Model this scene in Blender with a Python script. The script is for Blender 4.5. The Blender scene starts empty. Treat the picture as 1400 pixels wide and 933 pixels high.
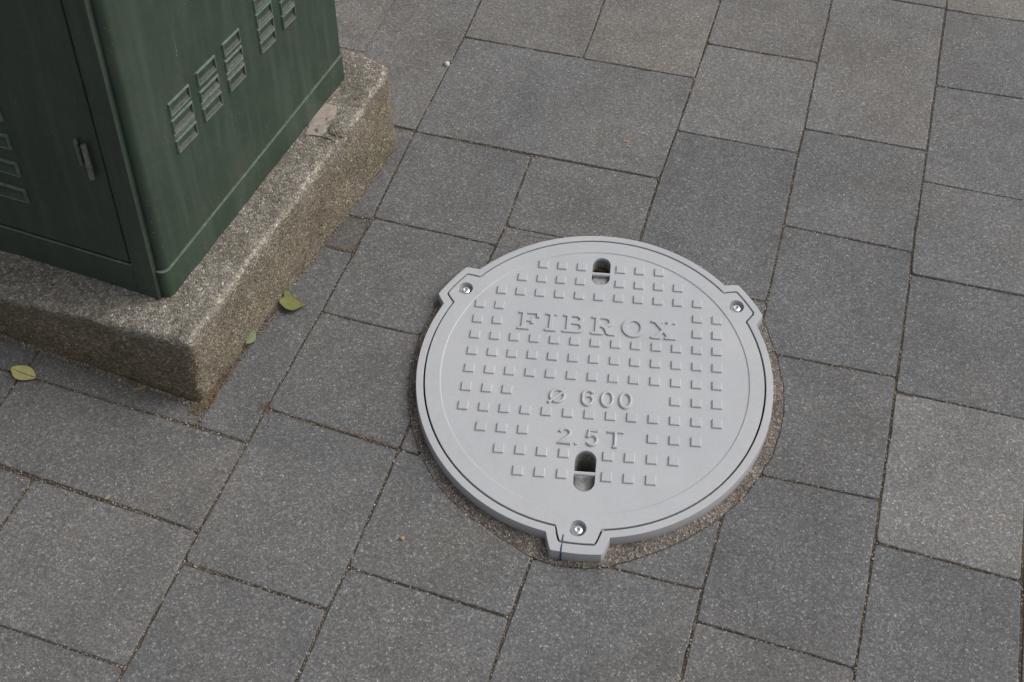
import bpy, math, random
import numpy as np
from mathutils import Matrix, Vector, noise
random.seed(7)
rng = np.random.default_rng(7)
SC = bpy.context.scene
COL = SC.collection

# ------------------------------------------------------------------ camera
cam = bpy.data.cameras.new('camera')
camo = bpy.data.objects.new('camera', cam); COL.objects.link(camo)
R_ = (0.9651194, 0.2590138, 0.0381619); U_ = (-0.1875665, 0.5823550, 0.7910003); F_ = (-0.1826562, 0.7705676, -0.6106245)
camo.matrix_world = Matrix(((R_[0], U_[0], -F_[0], 0.98653), (R_[1], U_[1], -F_[1], -1.32330), (R_[2], U_[2], -F_[2], 2.33824), (0, 0, 0, 1)))
cam.sensor_width = 36; cam.lens = 36 * 1879.104 / 1400
cam.shift_x = -133.546 / 1400; cam.shift_y = -502.416 / 1400
cam.clip_end = 1000
SC.camera = camo

# ------------------------------------------------------------------ light
SUN_DIR = Vector((0.66, 0.34, 0.85)).normalized()        # towards the sun
w = bpy.data.worlds.new('World'); SC.world = w; w.use_nodes = True
nt = w.node_tree; bg = nt.nodes['Background']
sky = nt.nodes.new('ShaderNodeTexSky'); sky.sky_type = 'NISHITA'; sky.sun_disc = False
sky.sun_elevation = math.asin(SUN_DIR.z); sky.sun_rotation = math.atan2(SUN_DIR.x, SUN_DIR.y)
sky.dust_density = 6.0; sky.air_density = 1.0; sky.ozone_density = 1.0
hs = nt.nodes.new('ShaderNodeHueSaturation'); hs.inputs['Saturation'].default_value = 0.32
nt.links.new(sky.outputs[0], hs.inputs['Color']); nt.links.new(hs.outputs[0], bg.inputs['Color'])
bg.inputs['Strength'].default_value = 0.142
sl = bpy.data.lights.new('sun', 'SUN'); sl.energy = 0.80; sl.angle = math.radians(38); sl.color = (1.0, 0.965, 0.92)
so = bpy.data.objects.new('sun', sl); COL.objects.link(so)
so.rotation_euler = SUN_DIR.to_track_quat('Z', 'Y').to_euler()
SC.view_settings.view_transform = 'Standard'; SC.view_settings.look = 'None'
SC.view_settings.exposure = 0.0; SC.view_settings.gamma = 1.0

# ------------------------------------------------------------------ helpers
def tag(o, label=None, cat=None, group=None, kind=None):
    if label: o['label'] = label
    if cat: o['category'] = cat
    if group: o['group'] = group
    if kind: o['kind'] = kind
    return o

def empty(name, loc=(0, 0, 0), rz=0):
    o = bpy.data.objects.new(name, None); COL.objects.link(o)
    o.location = loc; o.rotation_euler = (0, 0, rz); o.empty_display_size = .1
    return o

def mesh_obj(name, verts, faces, mat, parent=None, loc=(0, 0, 0), smooth=None, mats=None, fmat=None):
    me = bpy.data.meshes.new(name)
    me.from_pydata([tuple(map(float, v)) for v in verts], [], [tuple(int(i) for i in f) for f in faces])
    for m in (mats or [mat]): me.materials.append(m)
    if fmat is not None: me.polygons.foreach_set('material_index', fmat)
    me.update()
    if smooth is not None:
        me.polygons.foreach_set('use_smooth', [True] * len(me.polygons))
        me.set_sharp_from_angle(angle=math.radians(smooth))
    o = bpy.data.objects.new(name, me); COL.objects.link(o)
    o.location = loc
    if parent: o.parent = parent
    return o

def inst(name, me, parent, loc, rz=0):
    o = bpy.data.objects.new(name, me); COL.objects.link(o)
    o.parent = parent; o.location = loc; o.rotation_euler = (0, 0, rz)
    return o

def plate(name, outlines, mat, parent, loc, extrude, bevel=0.0, smooth=35, res=2):
    """filled 2D outlines (first outer, the rest holes) -> bevelled plate, centred on loc.z"""
    cu = bpy.data.curves.new(name, 'CURVE'); cu.dimensions = '2D'; cu.fill_mode = 'BOTH'
    for pts in outlines:
        sp = cu.splines.new('POLY'); sp.points.add(len(pts) - 1)
        for p, q in zip(sp.points, pts): p.co = (q[0], q[1], 0, 1)
        sp.use_cyclic_u = True
    cu.extrude = extrude; cu.bevel_depth = bevel; cu.bevel_resolution = res; cu.offset = -bevel
    t = bpy.data.objects.new(name + '_tmp', cu); COL.objects.link(t)
    dg = bpy.context.evaluated_depsgraph_get()
    me = bpy.data.meshes.new_from_object(t.evaluated_get(dg))
    bpy.data.objects.remove(t); bpy.data.curves.remove(cu)
    me.name = name; me.materials.clear(); me.materials.append(mat)
    if smooth:
        me.polygons.foreach_set('use_smooth', [True] * len(me.polygons)); me.set_sharp_from_angle(angle=math.radians(smooth))
    o = bpy.data.objects.new(name, me); COL.objects.link(o)
    o.parent = parent; o.location = loc
    return o

def loft(rings, closed_top=False, closed_bottom=False):
    V = []; Fc = []; n = len(rings[0])
    for r in rings: V += [tuple(p) for p in r]
    for k in range(len(rings) - 1):
        a, b = k * n, (k + 1) * n
        for i in range(n):
            j = (i + 1) % n
            Fc.append((a + i, a + j, b + j, b + i))
    if closed_top: Fc.append(tuple(range((len(rings) - 1) * n, len(rings) * n)))
    if closed_bottom: Fc.append(tuple(reversed(range(n))))
    return V, Fc

def tube(pts, rad, seg=8, caps=True):
    pts = [Vector(p) for p in pts]; V = []; Fc = []
    if not isinstance(rad, (list, tuple)): rad = [rad] * len(pts)
    for i, p in enumerate(pts):
        d = (pts[min(i + 1, len(pts) - 1)] - pts[max(i - 1, 0)]).normalized()
        a = d.orthogonal().normalized(); b = d.cross(a)
        if i:                                                   # keep the frame from twisting
            a = (pa - d * pa.dot(d)).normalized(); b = d.cross(a)
        pa = a
        for k in range(seg):
            t = 2 * math.pi * k / seg
            V.append(tuple(p + (a * math.cos(t) + b * math.sin(t)) * rad[i]))
    for i in range(len(pts) - 1):
        for k in range(seg):
            j = (k + 1) % seg
            Fc.append((i * seg + k, i * seg + j, (i + 1) * seg + j, (i + 1) * seg + k))
    if caps:
        Fc.append(tuple(reversed(range(seg)))); Fc.append(tuple(range((len(pts) - 1) * seg, len(pts) * seg)))
    return V, Fc

def join(parts):
    V = []; Fc = []
    for v, f in parts:
        o = len(V); V += list(v); Fc += [tuple(i + o for i in q) for q in f]
    return V, Fc

# ------------------------------------------------------------------ materials
class M:
    def __init__(s, name, rough=.8, spec=.5, metallic=0):
        s.m = bpy.data.materials.new(name); s.m.use_nodes = True
        s.t = s.m.node_tree; s.b = s.t.nodes['Principled BSDF']
        s.b.inputs['Roughness'].default_value = rough
        s.b.inputs['Specular IOR Level'].default_value = spec
        s.b.inputs['Metallic'].default_value = metallic
        s.geo = s.t.nodes.new('ShaderNodeNewGeometry')
        s.vec = s.geo.outputs['Position']
    def n(s, typ, **kw):
        x = s.t.nodes.new(typ)
        for k, v in kw.items(): setattr(x, k, v)
        return x
    def l(s, a, b): s.t.links.new(a, b)
    def noise(s, scale, detail=3, rough=.5, dist=0, vec=None):
        x = s.n('ShaderNodeTexNoise'); x.inputs['Scale'].default_value = scale; x.inputs['Detail'].default_value = detail
        x.inputs['Roughness'].default_value = rough; x.inputs['Distortion'].default_value = dist
        s.l(vec or s.vec, x.inputs['Vector']); return x.outputs['Fac']
    def voro(s, scale, out='Color', feature='F1', vec=None, rnd=1):
        x = s.n('ShaderNodeTexVoronoi', feature=feature); x.inputs['Scale'].default_value = scale
        x.inputs['Randomness'].default_value = rnd
        s.l(vec or s.vec, x.inputs['Vector']); return x.outputs[out]
    def ramp(s, fac, stops, interp='LINEAR'):
        x = s.n('ShaderNodeValToRGB'); x.color_ramp.interpolation = interp
        e = x.color_ramp.elements
        while len(e) < len(stops): e.new(.5)
        for k, (p, c) in zip(e, stops):
            k.position = p; k.color = (c, c, c, 1) if not isinstance(c, (tuple, list)) else (*c, 1)
        s.l(fac, x.inputs[0]); return x.outputs['Color']
    def mix(s, fac, a, b, mode='MIX'):
        x = s.n('ShaderNodeMix', data_type='RGBA', blend_type=mode, clamp_result=False)
        for ix, v in ((0, fac), (6, a), (7, b)):
            sock = x.inputs[ix]
            if isinstance(v, (int, float)): sock.default_value = v if ix == 0 else (v, v, v, 1)
            elif isinstance(v, (tuple, list)): sock.default_value = (*v, 1)
            else: s.l(v, sock)
        return x.outputs[2]
    def math(s, op, a, b=0.0):
        x = s.n('ShaderNodeMath', operation=op)
        for sock, v in ((x.inputs[0], a), (x.inputs[1], b)):
            if isinstance(v, (int, float)): sock.default_value = v
            else: s.l(v, sock)
        return x.outputs[0]
    def xyz(s):
        x = s.n('ShaderNodeSeparateXYZ'); s.l(s.vec, x.inputs[0]); return x.outputs
    def base(s, c):
        if isinstance(c, (tuple, list)): s.b.inputs['Base Color'].default_value = (*c, 1)
        else: s.l(c, s.b.inputs['Base Color'])
        return s
    def rough(s, c): s.l(c, s.b.inputs['Roughness']); return s
    def bump(s, h, strength=.5, dist=.001):
        x = s.n('ShaderNodeBump'); x.inputs['Strength'].default_value = strength; x.inputs['Distance'].default_value = dist
        s.l(h, x.inputs['Height']); s.l(x.outputs[0], s.b.inputs['Normal']); return s

def paver_material():
    m = M('paver_granite_face', rough=.78, spec=.35)
    wob = m.n('ShaderNodeVectorMath', operation='MULTIPLY_ADD')     # ragged grains instead of round cells
    nz = m.n('ShaderNodeTexNoise'); nz.inputs['Scale'].default_value = 420; nz.inputs['Detail'].default_value = 1; m.l(m.vec, nz.inputs['Vector'])
    m.l(nz.outputs['Color'], wob.inputs[0]); wob.inputs[1].default_value = (.0035,) * 3; m.l(m.vec, wob.inputs[2])
    v = wob.outputs[0]
    cell = m.n('ShaderNodeSeparateColor'); m.l(m.voro(400, vec=v), cell.inputs[0])
    grain = m.ramp(cell.outputs[0], [(0, .094), (.3, .113), (.62, .134), (.86, .162), (.97, .212), (1, .33)])
    cell2 = m.n('ShaderNodeSeparateColor'); m.l(m.voro(240, vec=v), cell2.inputs[0])
    g2 = m.ramp(cell2.outputs[0], [(0, .80), (.5, .98), (.93, 1.08), (1, 1.30)])
    c = m.mix(1.0, grain, g2, 'MULTIPLY')
    fine = m.ramp(m.noise(700, 2, .7), [(.3, .78), (.7, 1.22)])
    c = m.mix(1.0, c, fine, 'MULTIPLY')
    mott = m.ramp(m.noise(7, 6, .66), [(.28, .80), (.5, .98), (.75, 1.12)])
    c = m.mix(1.0, c, mott, 'MULTIPLY')
    c = m.mix(1.0, c, m.ramp(m.noise(2.3, 4, .55), [(.3, .95), (.5, 1.05), (.7, 1.13)]), 'MULTIPLY')
    st = m.ramp(m.noise(17, 5, .8, 1.2), [(.62, 0.0), (.70, .35)])
    c = m.mix(st, c, m.mix(1.0, c, (.66, .64, .60), 'MULTIPLY'))
    # brownish grime and dust in broad soft patches
    gr = m.ramp(m.noise(3.1, 5, .6), [(.45, 0.0), (.72, .55)])
    c = m.mix(gr, c, m.mix(1.0, c, (1.08, .99, .88), 'MULTIPLY'))
    oi = m.n('ShaderNodeObjectInfo')
    c = m.mix(1.0, c, oi.outputs['Color'], 'MULTIPLY')
    m.base(c)
    h = m.math('ADD', m.math('MULTIPLY', m.voro(330, 'Distance', vec=v), 1.0), m.math('MULTIPLY', m.noise(150, 3, .6), .9))
    m.bump(h, .45, .0013)
    return m.m

def joint_material():
    m = M('joint_sand_bed', rough=.95, spec=.2)
    c = m.ramp(m.noise(420, 3, .7), [(.3, (.048, .038, .027)), (.55, (.098, .079, .058)), (.75, (.165, .134, .10))])
    d = m.ramp(m.noise(8, 3), [(.35, .6), (.7, 1.3)])
    m.base(m.mix(1.0, c, d, 'MULTIPLY')); m.bump(m.noise(500, 2), .6, .002); return m.m

def ground_material():
    m = M('far_ground', rough=.9, spec=.3)
    c = m.ramp(m.noise(60, 6, .7), [(.3, .06), (.7, .13)])
    m.base(c); m.bump(m.noise(90, 4), .5, .004); return m.m

def grain_material():
    m = M('sand_grains', rough=.7, spec=.4)
    c = m.ramp(m.geo.outputs['Random Per Island'], [(0, (.07, .058, .044)), (.35, (.16, .13, .095)), (.65, (.24, .195, .15)), (.88, (.36, .31, .25)), (1, (.60, .56, .50))])
    m.base(c); return m.m

def mortar_material():
    m = M('sandy_mortar', rough=.95, spec=.2)
    cell = m.n('ShaderNodeSeparateColor'); m.l(m.voro(380), cell.inputs[0])
    c = m.ramp(cell.outputs[0], [(0, (.085, .073, .063)), (.4, (.145, .122, .105)), (.8, (.21, .18, .157)), (1, (.38, .34, .30))])
    d = m.ramp(m.noise(14, 4, .6), [(.3, .62), (.7, 1.15)])
    m.base(m.mix(1.0, c, m.mix(1.0, d, (.98, 1.0, 1.02), 'MULTIPLY'), 'MULTIPLY')); m.bump(m.math('ADD', m.voro(380, 'Distance'), m.noise(120, 3)), .6, .0018); return m.m

def plinth_material():
    m = M('washed_concrete', rough=.9, spec=.25)
    wob = m.n('ShaderNodeVectorMath', operation='MULTIPLY_ADD')
    nz = m.n('ShaderNodeTexNoise'); nz.inputs['Scale'].default_value = 170; nz.inputs['Detail'].default_value = 2; m.l(m.vec, nz.inputs['Vector'])
    m.l(nz.outputs['Color'], wob.inputs[0]); wob.inputs[1].default_value = (.008,) * 3; m.l(m.vec, wob.inputs[2])
    v = wob.outputs[0]
    cell = m.n('ShaderNodeSeparateColor'); m.l(m.voro(235, vec=v), cell.inputs[0])
    c = m.ramp(cell.outputs[0], [(0, (.175, .158, .133)), (.35, (.265, .241, .206)), (.7, (.345, .317, .275)), (.93, (.45, .417, .365)), (1, (.62, .585, .525))])
    edge = m.ramp(m.voro(235, 'Distance', 'DISTANCE_TO_EDGE', vec=v), [(0, .42), (.16, 1.0)])
    c = m.mix(.75, c, edge, 'MULTIPLY')
    c = m.mix(1.0, c, m.ramp(m.noise(700, 2, .6), [(.3, .8), (.7, 1.2)]), 'MULTIPLY')
    x = m.xyz()
    # dirt: moss-brown film on the lower walls, worn cleaner on the top and its rim
    nrm = m.n('ShaderNodeSeparateXYZ'); m.l(m.geo.outputs['True Normal'], nrm.inputs[0])
    hgt = m.math('ADD', x[2], m.math('MULTIPLY', m.noise(16, 4, .6), .09))
    rim = m.math('ADD', m.math('MULTIPLY', x[0], -.114), m.math('MULTIPLY', x[1], -.063))
    hgt = m.math('ADD', hgt, rim)
    film = m.ramp(hgt, [(.10, 1.0), (.20, .85), (.237, .12)])
    mossc = m.mix(m.ramp(m.noise(7, 4), [(.35, 0.0), (.65, 1.0)]), (.80, .73, .63), (.77, .75, .63))
    c = m.mix(film, c, m.mix(1.0, c, mossc, 'MULTIPLY'))
    # the front-facing wall gets an extra darker, browner multiply
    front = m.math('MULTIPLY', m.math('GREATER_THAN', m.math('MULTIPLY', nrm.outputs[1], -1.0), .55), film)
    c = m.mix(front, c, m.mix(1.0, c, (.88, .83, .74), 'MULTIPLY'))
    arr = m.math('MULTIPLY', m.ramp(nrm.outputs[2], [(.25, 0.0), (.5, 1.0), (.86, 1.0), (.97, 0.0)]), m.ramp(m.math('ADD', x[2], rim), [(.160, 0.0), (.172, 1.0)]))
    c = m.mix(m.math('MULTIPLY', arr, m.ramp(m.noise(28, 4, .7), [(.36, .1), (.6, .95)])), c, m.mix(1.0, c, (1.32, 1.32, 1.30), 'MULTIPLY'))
    blot = m.ramp(m.noise(11, 5, .65), [(.3, .72), (.52, 1.0), (.75, 1.16)])
    c = m.mix(1.0, c, blot, 'MULTIPLY')
    lich = m.ramp(m.noise(23, 4, .7, vec=v), [(.60, 0.0), (.68, .5)])
    c = m.mix(m.math('MULTIPLY', lich, m.ramp(x[1], [(.70, 0.0), (.80, 1.0)])), c, (.42, .36, .13))
    m.base(c)
    h = m.math('ADD', m.math('MULTIPLY', m.voro(235, 'Distance', vec=v), -1.0), m.noise(90, 4, .65))
    m.bump(h, .9, .003); return m.m

def patch_material():
    m = M('smooth_repair_mortar', rough=.9, spec=.2)
    c = m.ramp(m.noise(60, 6, .7), [(.3, (.29, .245, .21)), (.7, (.44, .385, .335))])
    c = m.mix(m.ramp(m.noise(240, 2), [(.62, 0.0), (.7, .6)]), c, (.16, .14, .12))
    m.base(c); m.bump(m.noise(180, 4), .5, .0015); return m.m

def cover_material():
    m = M('grey_composite', rough=.52, spec=.38)
    a = m.ramp(m.noise(5.5, 4, .55), [(.3, (.398, .414, .438)), (.7, (.446, .454, .464))])
    f = m.ramp(m.noise(160, 4, .65), [(.3, .965), (.7, 1.03)])
    c = m.mix(1.0, a, f, 'MULTIPLY')
    dust = m.ramp(m.noise(21, 7, .72), [(.50, 0.0), (.74, .42)])
    c = m.mix(dust, c, (.375, .362, .335))
    mp = m.n('ShaderNodeMapping'); mp.inputs['Rotation'].default_value = (0, 0, .7); mp.inputs['Scale'].default_value = (9, 130, 40); m.l(m.vec, mp.inputs['Vector'])
    sc_ = m.ramp(m.noise(1, 3, .6, vec=mp.outputs[0]), [(.68, 0.0), (.74, .22)])
    sc_ = m.math('MULTIPLY', sc_, m.ramp(m.noise(8, 3), [(.5, 0.0), (.65, 1.0)]))
    c = m.mix(sc_, c, (.56, .56, .57))
    m.base(c)
    m.rough(m.ramp(m.noise(18, 4), [(.3, .46), (.7, .62)]))
    m.bump(m.math('ADD', m.noise(900, 2), m.math('MULTIPLY', m.noise(30, 3), .8)), .12, .0008); return m.m

def frame_material():
    m = M('grey_composite_frame', rough=.55, spec=.35)
    x = m.xyz()
    a = m.ramp(m.noise(7, 4, .6), [(.3, (.385, .395, .42)), (.7, (.445, .45, .455))])
    f = m.ramp(m.noise(210, 4, .65), [(.3, .96), (.7, 1.03)])
    c = m.mix(1.0, a, f, 'MULTIPLY')
    # splashed soil at the foot of the side wall
    hh = m.math('ADD', x[2], m.math('MULTIPLY', m.noise(35, 4, .7), .010))
    film = m.ramp(hh, [(.006, .75), (.017, .22), (.028, .0)])
    c = m.mix(film, c, (.20, .175, .14))
    m.base(c); m.bump(m.noise(700, 2), .1, .0008); return m.m

def dark_material(name, c, rough=.8):
    m = M(name, rough=rough, spec=.2)
    m.base(m.mix(1.0, c, m.ramp(m.noise(220, 3), [(.3, .6), (.7, 1.4)]), 'MULTIPLY')); return m.m

def pocket_material():
    m = M('dusty_pocket', rough=.6, spec=.4)
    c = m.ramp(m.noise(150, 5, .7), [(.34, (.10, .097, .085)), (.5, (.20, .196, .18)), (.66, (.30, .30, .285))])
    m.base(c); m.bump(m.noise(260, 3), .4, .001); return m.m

def steel_material():
    m = M('zinc_steel', rough=.30, metallic=1.0)
    m.base(m.ramp(m.noise(300, 3), [(.3, (.62, .64, .67)), (.7, (.84, .86, .88))])); return m.m

def green_material(name='green_enamel', dust=1.0, dark=(.028, .051, .033), light=(.038, .066, .044)):
    m = M(name, rough=.42, spec=.45)
    base = m.ramp(m.noise(6, 4, .6), [(.3, dark), (.7, light)])
    # rain streaks running straight down
    sc = m.n('ShaderNodeMapping'); sc.inputs['Scale'].default_value = (34, 34, 2.2); m.l(m.vec, sc.inputs['Vector'])
    st = m.ramp(m.noise(1, 4, .6, vec=sc.outputs[0]), [(.46, 0.0), (.72, .55 * dust)])
    c = m.mix(st, base, (.082, .106, .084))
    # dust and rust-brown film
    du = m.ramp(m.noise(15, 6, .7), [(.46, 0.0), (.74, .38 * dust)])
    c = m.mix(du, c, (.080, .074, .058))
    # sprayed specks of dried dirt / chipped paint
    sp = m.voro(130, 'Distance')
    msk = m.ramp(m.noise(11, 5, .75), [(.48, 0.0), (.70, 1.0)])
    spm = m.math('MULTIPLY', m.ramp(sp, [(.16, 1.0), (.26, 0.0)]), msk)
    spm = m.math('MULTIPLY', spm, m.ramp(m.voro(130, 'Color'), [(.46, 0.0), (.5, 1.0)]))
    c = m.mix(m.math('MULTIPLY', spm, .6), c, (.27, .27, .23))
    m.base(c)
    m.rough(m.ramp(m.noise(13, 6, .72), [(.3, .27), (.7, .58)]))
    m.bump(m.math('ADD', m.noise(9, 2), m.math('MULTIPLY', m.noise(420, 3), .06)), .25, .004); return m.m

def simple(name, lo, hi, scale=60, rough=.7, spec=.4, bump=.3, bd=.001):
    m = M(name, rough=rough, spec=spec)
    m.base(m.ramp(m.noise(scale, 4, .65), [(.3, lo), (.7, hi)])); m.bump(m.noise(scale * 3, 3), bump, bd); return m.m

MP = paver_material(); MJ = joint_material(); MG = ground_material(); MSG = grain_material(); MM = mortar_material()
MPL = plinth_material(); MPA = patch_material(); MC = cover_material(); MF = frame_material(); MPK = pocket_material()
MST = steel_material(); MPS = simple('scuffed_shelf', (.20, .20, .19), (.46, .46, .46), 130, .55); MGR = green_material(); MGD = green_material('green_enamel_door', .8, (.032, .052, .036), (.043, .064, .045))
MBLK = dark_material('gap_black', (.008, .009, .008)); MDG = dark_material('groove_dirt', (.05, .047, .042))
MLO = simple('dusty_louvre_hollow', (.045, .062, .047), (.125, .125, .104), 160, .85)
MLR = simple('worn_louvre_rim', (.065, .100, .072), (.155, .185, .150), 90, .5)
MHI = simple('painted_pin', (.075, .092, .078), (.19, .19, .165), 120, .5)
MLF = simple('green_leaf', (.13, .145, .045), (.20, .21, .08), 90, .5)
MLY = simple('yellow_green_leaf', (.38, .36, .13), (.48, .45, .19), 90, .5)
MLG = simple('fresh_green_leaf', (.075, .115, .038), (.12, .165, .06), 90, .5)
MBR = simple('dry_brown', (.19, .125, .08), (.33, .235, .16), 120, .8)
MTW = simple('leaf_stem', (.18, .10, .06), (.30, .18, .11), 200, .7)
MPB = simple('pale_pebble', (.42, .40, .36), (.62, .60, .55), 200, .7)
MOC = simple('ochre_pebble', (.28, .17, .08), (.45, .30, .16), 200, .7)
MLT = simple('litter_crumbs', (.115, .085, .055), (.25, .185, .12), 300, .9)
MPEN = simple('blue_ink', (.012, .03, .085), (.03, .06, .15), 200, .5)
MCH = simple('pale_paint_chip', (.16, .17, .14), (.34, .35, .30), 300, .8)
MCR = dark_material('crack_shadow', (.035, .03, .025))

# ------------------------------------------------------------------ ground, pavers
V = [(-60, -60, -.30), (60, -60, -.30), (60, 60, -.30), (-60, 60, -.30)]
g = mesh_obj('ground', V, [(0, 1, 2, 3)], MG); tag(g, kind='structure')
# sand bed below the joints
def bed():
    n = 121; xs = np.linspace(-2.6, 3.4, n); ys = np.linspace(-2.2, 3.8, n)
    V = [(x, y, -.0032) for y in ys for x in xs]
    Fc = [(j * n + i, j * n + i + 1, (j + 1) * n + i + 1, (j + 1) * n + i) for j in range(n - 1) for i in range(n - 1) if math.hypot(xs[i] + .025 - .6056, ys[j] + .025 - .3256) > .30]
    b = len(V); V += [(-2.6, -2.2, -.32), (3.4, -2.2, -.32), (3.4, 3.8, -.32), (-2.6, 3.8, -.32)]
    c = [0, n - 1, n * n - 1, n * (n - 1)]
    for k in range(4): Fc.append((b + k, b + (k + 1) % 4, c[(k + 1) % 4], c[k]))
    return V, Fc
pavement = mesh_obj('pavement', *bed(), MJ); tag(pavement, kind='structure')

COVER = Vector((0.60560, 0.32560, 0)); PHI = 0.202566; ZC = 0.0270; CS = 1.00833
RING = [(-180, .370), (-171, .369), (-158, .367), (-150, .367), (-136, .370), (-125, .3655), (-113, .3665), (-104, .384), (-98, .387), (-90, .385), (-82, .382), (-77, .374),
        (-63, .366), (-53, .364), (-41, .368), (-28, .369), (-17, .375), (-4, .379), (4, .381), (15, .380), (24, .390), (33, .395), (42, .388), (50, .372), (70, .364), (90, .362), (110, .362), (130, .368),
        (138, .385), (148, .392), (156, .384), (168, .373), (174, .372), (180, .370)]
_t = []
for a_, r_ in RING[:-1]:      # the table was measured about a point 14 mm nearer the viewer
    x_, y_ = r_ * math.cos(math.radians(a_)) - .0004, r_ * math.sin(math.radians(a_)) - .0140
    _t.append((math.degrees(math.atan2(y_, x_)), math.hypot(x_, y_)))
_t.sort(); _t = [(_t[-1][0] - 360, _t[-1][1])] + _t + [(_t[0][0] + 360, _t[0][1])]
ra = [a for a, r in _t]; rr = [r for a, r in _t]
_g = np.arange(-360, 361, 1.0)
_gr = np.interp((_g + 180) % 360 - 180, ra, rr)
_k = np.exp(-.5 * (np.arange(-14, 15) / 5.0) ** 2); _gr = np.convolve(_gr, _k / _k.sum(), 'same')
ra = _g[180:541]; rr = _gr[180:541]
def ring_r(th):      # th in cover-local radians
    d = (math.degrees(th) + 180) % 360 - 180
    return float(np.interp(d, ra, rr)) + .0024 * noise.noise(Vector((math.cos(th) * 9, math.sin(th) * 9, 3.1))) + .0012 * noise.noise(Vector((math.cos(th) * 33, math.sin(th) * 33, 1.1)))
def ring_local(x, y):
    dx, dy = x - COVER.x, y - COVER.y
    return math.hypot(dx, dy), math.atan2(dy, dx) - PHI

def outline(poly, half, step=.02):
    """polygon of joint centre lines -> slightly uneven stone outline, corners rounded"""
    n = len(poly); cx = sum(p[0] for p in poly) / n; cy = sum(p[1] for p in poly) / n
    ins = []
    for i in range(n):
        p0, p1, p2 = Vector(poly[i - 1]), Vector(poly[i]), Vector(poly[(i + 1) % n])
        e1 = (p1 - p0).normalized(); e2 = (p2 - p1).normalized()
        n1 = Vector((-e1.y, e1.x)); n2 = Vector((-e2.y, e2.x))
        h1 = half[(i - 1) % n]; h2 = half[i]
        # intersect the two inset lines
        a = p1 + n1 * h1; b = p1 + n2 * h2
        den = e1.x * e2.y - e1.y * e2.x
        if abs(den) < .05: ins.append(a); continue
        t = ((b - a).x * e2.y - (b - a).y * e2.x) / den
        ins.append(a + e1 * t)
    out = []
    rc = random.uniform(.0055, .009)
    for i in range(n):
        p0, p1, p2 = ins[i - 1], ins[i], ins[(i + 1) % n]
        d1 = (p0 - p1).normalized(); d2 = (p2 - p1).normalized()
        r = rc * random.uniform(.75, 1.4)
        for k in range(4):
            t = k / 3; a = p1 + d1 * r * (1 - t); b = p1 + d2 * r * t
            out.append(a * (1 - t) + b * t)
        L = (p2 - p1).length; m = max(2, int(L / step))
        for k in range(1, m):
            out.append(p1.lerp(p2, k / m))
    res = []; sd = random.uniform(0, 100)
    c = Vector((cx, cy))
    for p in out:
        nz = noise.noise(Vector((p.x * 12, p.y * 12, sd))) * .0012 + noise.noise(Vector((p.x * 70, p.y * 70, sd))) * .0007
        ch = noise.noise(Vector((p.x * 26, p.y * 26, sd + 9)))
        if ch > .42: nz -= (ch - .42) * .012                      # small chips
        d = (p - c).normalized()
        res.append(p + d * nz)
    return res

def cut_by_ring(pts):
    """remove what the mortar collar takes out of a paver"""
    n = len(pts)
    dens = []
    for i in range(n):
        a, b = pts[i], pts[(i + 1) % n]; m = max(1, int((b - a).length / .006))
        for k in range(m): dens.append(a.lerp(b, k / m))
    st = []
    for p in dens:
        r, th = ring_local(p.x, p.y); st.append(r > ring_r(th))
    if all(st): return pts
    if not any(st): return None
    n = len(dens)
    # rotate so we start outside just after an inside run
    s0 = next(i for i in range(n) if st[i] and not st[i - 1])
    seq = [(dens[(s0 + i) % n], st[(s0 + i) % n]) for i in range(n)]
    outp = [p for p, s in seq if s]
    # keep longest outside run
    runs = []; cur = []
    for p, s in seq:
        if s: cur.append(p)
        elif cur: runs.append(cur); cur = []
    if cur: runs.append(cur)
    outp = max(runs, key=len)
    a = outp[-1]; b = outp[0]
    ta = ring_local(a.x, a.y)[1]; tb = ring_local(b.x, b.y)[1]
    d = (tb - ta + math.pi) % (2 * math.pi) - math.pi
    m = max(2, int(abs(d) * .37 / .008)); arc = []
    for k in range(1, m):
        t = ta + d * k / m; r = ring_r(t) + .0005
        arc.append(Vector((COVER.x + r * math.cos(t + PHI), COVER.y + r * math.sin(t + PHI))))
    thin = outp[::2] if len(outp) > 60 else outp
    res = thin + arc
    for _ in range(3):                                            # break off needle-thin corners
        n = len(res); keep = []
        for i in range(n):
            a, b, c = res[i - 1], res[i], res[(i + 1) % n]
            e1, e2 = b - a, c - b
            if e1.length < .0022: continue
            if e2.length > 1e-6 and e1.normalized().dot(e2.normalized()) < -.35: continue
            keep.append(b)
        res = keep
    return res

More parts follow.
